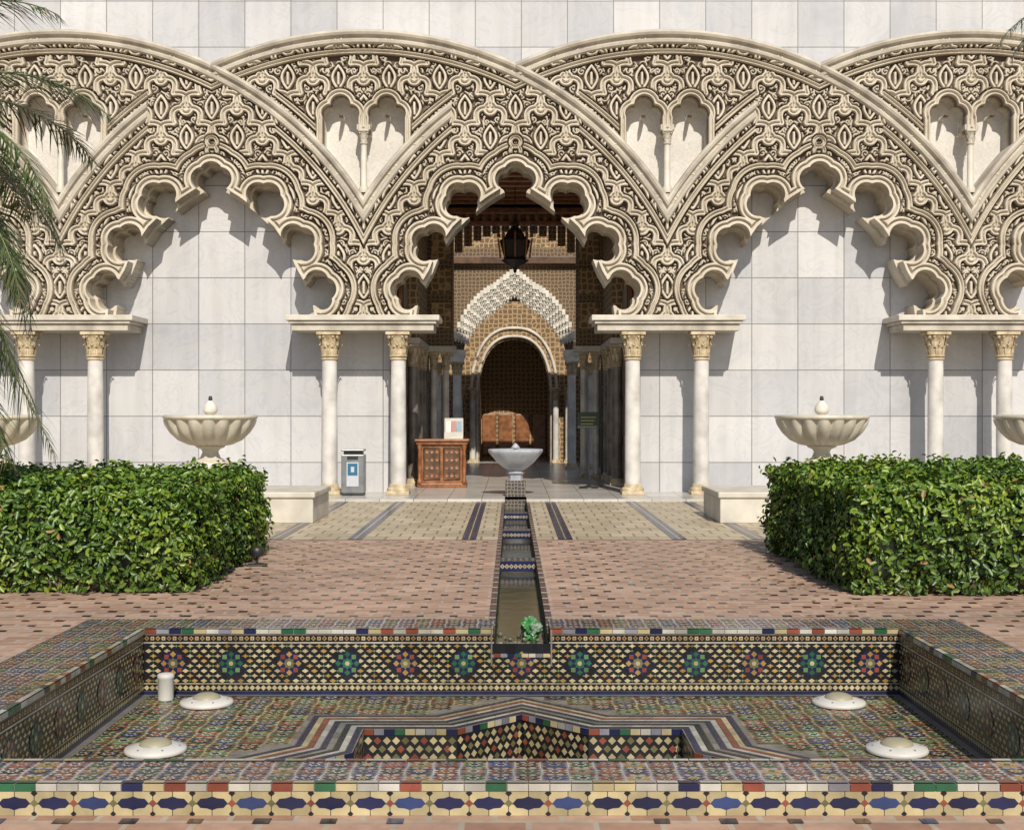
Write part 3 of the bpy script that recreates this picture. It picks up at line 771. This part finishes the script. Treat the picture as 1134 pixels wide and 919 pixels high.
for i,(c,x) in enumerate((((.65,.63,.58),-.11),((.4,.18,.15),.0),((.2,.3,.4),.11))):
    mb.col=c; mb.add([(x-.05,-.02,.05),(x+.05,-.02,.05),(x+.05,.05,.36),(x-.05,.05,.36)],[(0,1,2,3)],M['matte'])
mb.col=(.6,.58,.52); mb.box(-.19,.19,.06,.075,0,.42,M['matte']); mb.box(-.19,.19,-.06,.075,0,.03,M['matte']); mb.box(-.19,.19,-.05,-.04,.03,.14,M['matte'])
mb.obj('leaflet_stand',None,(-1.25,27.55,1.032))
def signstand(loc,w,hh,zt,col):
    mb=MB(); mb.lathe([(.2,.05),(.2,.07),(.05,.1),(.02,.12)],M['black'],n=20); mb.tube([(0,0,.1),(0,0,zt-hh)],.018,M['black'])
    mb.box(-w/2-.015,w/2+.015,-.02,.01,zt-hh-.015,zt+.015,M['black'],.006); mb.col=col; mb.box(-w/2,w/2,-.024,-.0205,zt-hh,zt,M['matte'])
    mb.col=(.35,.29,.09)
    for i in range(3): mb.box(-w*.36,w*(.36-.07*i),-.027,-.0245,zt-hh*(.3+.22*i)-.009,zt-hh*(.3+.22*i)+.009,M['matte'])
    mb.obj('information_sign',None,loc)
signstand((1.47,27.2,0),.42,.30,1.56,(.012,.03,.012))
mb=MB(); mb.tube([(0,0,0),(0,0,.1)],.015,M['black']); mb.lathe([(.06,.1),(.075,.13),(.075,.18),(.05,.20)],M['black'],n=12); mb.box(-.1,.1,-.06,.06,0,.02,M['black'],.005); mb.obj('garden_spotlight',None,(-2.70,14.0,0))
# ================================================================= HEDGES
def hedge(name,x0,x1,y0,y1,h):
    parent=empty(name)
    mb=MB(); mb.box(x0+.14,x1-.14,y0+.14,y1-.14,.0,h-.12,M['soil'],.05)
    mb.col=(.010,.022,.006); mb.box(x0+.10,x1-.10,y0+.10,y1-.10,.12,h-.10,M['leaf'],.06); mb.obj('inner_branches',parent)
    P=[];Nn=[]
    faces=[('f',(x1-x0)*h),('t',(x1-x0)*(y1-y0)),('l',(y1-y0)*h),('r',(y1-y0)*h),('b',(x1-x0)*h*.5)]
    for f,a in faces:
        n=int(a*(1000 if f=='t' else 1450))
        r1,r2=rng.random(n),rng.random(n)
        if f in 'fb': p=np.stack([x0+r1*(x1-x0),np.full(n,y0 if f=='f' else y1),r2**.9*h],1); nn=np.tile([0,-1 if f=='f' else 1,.25],(n,1))
        elif f=='t': p=np.stack([x0+r1*(x1-x0),y0+r2*(y1-y0),np.full(n,h)],1); nn=np.tile([0,0,1.],(n,1))
        else: p=np.stack([np.full(n,x0 if f=='l' else x1),y0+r1*(y1-y0),r2*h],1); nn=np.tile([-1. if f=='l' else 1.,0,.25],(n,1))
        P.append(p);Nn.append(nn)
    P=np.concatenate(P);Nn=np.concatenate(Nn).astype(float)
    lump=.035*np.sin(P[:,0]*5.1+P[:,1]*3.3)+.03*np.sin(P[:,0]*9.7-P[:,2]*8+1)+.03*np.sin(P[:,1]*11+P[:,2]*7)+.025*np.sin(P[:,0]*23+P[:,1]*17+P[:,2]*19)
    ctr=np.array([(x0+x1)/2,(y0+y1)/2,h/2]); half=np.array([(x1-x0)/2,(y1-y0)/2,h/2])
    q=(P-ctr)/half; edge=np.sort(np.abs(q),1)[:,1]; P-=Nn*(np.clip(edge-.95,0,1)*1.3)[:,None]
    P+=Nn*(lump+rng.normal(-.02,.042,len(P)))[:,None]
    P[:,2]=np.clip(P[:,2],.03,None)
    n=len(P)
    nr=Nn+rng.normal(0,.6,(n,3))+np.array([0,-.1,.30]); nr/=np.linalg.norm(nr,axis=1)[:,None]
    t=rng.normal(0,1,(n,3)); t[:,2]+=-.3; t-=nr*(t*nr).sum(1)[:,None]; t/=np.linalg.norm(t,axis=1)[:,None]
    b=np.cross(nr,t); L=rng.uniform(.050,.088,n)[:,None]; w=L*.25
    v0=P-t*L*.5; v1=P-t*L*.1+b*w+nr*.010; v2=P+t*L*.28+b*w*.75+nr*.008; v3=P+t*L*.5-nr*.008; v4=P+t*L*.28-b*w*.75+nr*.008; v5=P-t*L*.1-b*w+nr*.010
    V=np.stack([v0,v1,v2,v3,v4,v5],1).reshape(-1,3)
    base=np.arange(n)[:,None]*6; F=np.concatenate([base+np.array([[0,1,2,3]]),base+np.array([[0,3,4,5]])])
    cl=rng.random(n); patch=.5+.5*np.sin(P[:,0]*2.3+1.3*np.sin(P[:,1]*2))*np.sin(P[:,2]*4+P[:,0])
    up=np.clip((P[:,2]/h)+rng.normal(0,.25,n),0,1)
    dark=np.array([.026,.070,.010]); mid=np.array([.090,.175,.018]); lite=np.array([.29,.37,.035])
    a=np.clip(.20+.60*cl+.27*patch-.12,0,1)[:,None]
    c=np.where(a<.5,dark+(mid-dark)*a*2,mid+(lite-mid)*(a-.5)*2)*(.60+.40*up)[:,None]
    br=(rng.random(n)<.012); c[br]=[.25,.16,.05]
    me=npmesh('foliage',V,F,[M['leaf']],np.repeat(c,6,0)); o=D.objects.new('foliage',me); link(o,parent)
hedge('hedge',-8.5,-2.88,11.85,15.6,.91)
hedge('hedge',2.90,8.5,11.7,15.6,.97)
mb=MB()
for i in range(160):
    sd=random.choice((-1,1)); x=sd*(2.9-abs(random.gauss(0,.55))) ; y=random.uniform(10.2,16)
    a=random.uniform(0,6.28); L=random.uniform(.03,.05); c,s_=math.cos(a),math.sin(a)
    mb.col=random.choice(((.16,.10,.03),(.10,.12,.03),(.25,.19,.06)))
    mb.add([(x-L*c,y-L*s_,.008),(x+L*.4*s_,y-L*.4*c,.014),(x+L*c,y+L*s_,.010),(x-L*.4*s_,y+L*.4*c,.014)],[(0,1,2,3)],M['leaf'])
mb.obj('fallen_leaves')
# ================================================================= PALMS
def palm(loc,ch_,fr):
    pr=empty('palm_tree',loc)
    mb=MB(); pts=[];rs=[]
    for i in range(30):
        t=i/29; pts.append((.05*math.sin(t*3),0,t*ch_)); rs.append(.24-.06*t+(.02 if i%2 else 0))
    mb.tube(pts,rs,M['soil'],12)
    mb.obj('trunk',pr)
    mb=MB()
    for (az,el,L,dr) in fr:
        az=math.radians(az); e=math.radians(el); p=Vector((0,0,ch_)); pts=[];tg=[]
        n=60
        for i in range(n):
            d=Vector((math.cos(az)*math.cos(e),math.sin(az)*math.cos(e),math.sin(e))); pts.append(p.copy()); tg.append(d.copy()); p=p+d*L/n; e-=math.radians(dr)/n*(.5+1.2*i/n)
            e=max(e,math.radians(-88))
        mb.col=(.10,.13,.035); mb.tube([tuple(q) for q in pts],[.018*(1-i/n)+.004 for i in range(n)],M['leaf'],5)
        side=Vector((-math.sin(az),math.cos(az),0))
        for i in range(6,n*2):
            t=i/(2*n); k=min(int(t*n),n-1); q=pts[k]; d=tg[k]; up=side.cross(d)
            ll=.50*math.sin(math.pi*min(1,.15+t*.85))**.7*random.uniform(.8,1.15)+.08
            for s_ in (-1,1):
                if random.random()<.12: continue
                dd=(d*.75+side*s_*random.uniform(.6,.95)-up*random.uniform(-.3,.2)+Vector((random.uniform(-.15,.15),random.uniform(-.15,.15),random.uniform(-.2,.05)))).normalized()
                w=up.cross(dd).normalized()*.0075
                m1=q+dd*ll*.5+Vector((0,0,-.03*ll)); tp=q+dd*ll+Vector((0,0,-.22*ll))
                kk=random.uniform(.6,1.5); mb.col=(.075*kk,.115*kk,.030*kk) if random.random()<.85 else (.25,.20,.09)
                mb.add([q-w,q+w,m1+w*1.1,m1-w*1.1,tp],[(0,1,2,3),(3,2,4)],M['leaf'])
    mb.obj('fronds',pr)
palm((-6.2,12.3,0),4.15,[(8,38,2.7,80),(-12,20,2.6,95),(20,5,2.5,80),(-5,-5,2.6,90),(10,-22,2.6,60),(-20,-30,2.8,50),(28,-15,2.7,75),(-35,30,2.6,80),(45,35,2.8,80),(0,-38,2.9,38),(15,-46,3.2,24),(-10,-52,3.5,20),(-28,-45,3.2,25),(-15,-10,2.7,70),(12,12,2.5,95),(22,-58,3.6,14),(5,-50,3.6,16),(70,20,2.8,70),(110,30,2.8,80),(150,10,2.7,80),(180,35,2.8,80),(215,15,2.7,80),(250,30,2.8,80),(290,10,2.8,80),(320,-10,2.6,70),(90,-20,2.6,60),(0,65,2.6,90),(120,65,2.5,90),(240,60,2.5,90)])
palm((7.75,14.3,0),5.9,[(i*27.7,25+20*math.sin(i*2.1),2.75,85) for i in range(13)]+[(178,20,2.85,65),(200,5,2.8,60)])
# ================================================================= CAMERA, LIGHT
cam=D.cameras.new('camera'); co=D.objects.new('camera',cam); link(co); co.location=(-.065,0,1.6); co.rotation_euler=(math.pi/2,0,0)
cam.sensor_width=36; cam.sensor_fit='HORIZONTAL'; cam.lens=36*1500/1134; cam.shift_y=-.004; cam.clip_end=1000; cam.clip_start=.1
SC.camera=co
to=Vector((.12,-.80,.66)).normalized()
sun=D.lights.new('sun','SUN'); sun.energy=4.7; sun.angle=math.radians(.5); sun.color=(1,.93,.82)
so=D.objects.new('sun',sun); link(so); so.location=(3,-10,20); so.rotation_euler=to.to_track_quat('Z','Y').to_euler()
w=D.worlds.new('World'); SC.world=w; w.use_nodes=True; nt=w.node_tree
sky=nt.nodes.new('ShaderNodeTexSky'); sky.sky_type='NISHITA'; sky.sun_disc=False
sky.sun_elevation=math.asin(to.z); sky.sun_rotation=math.atan2(to.x,to.y)
nt.links.new(sky.outputs[0],nt.nodes['Background'].inputs[0]); nt.nodes['Background'].inputs[1].default_value=.10
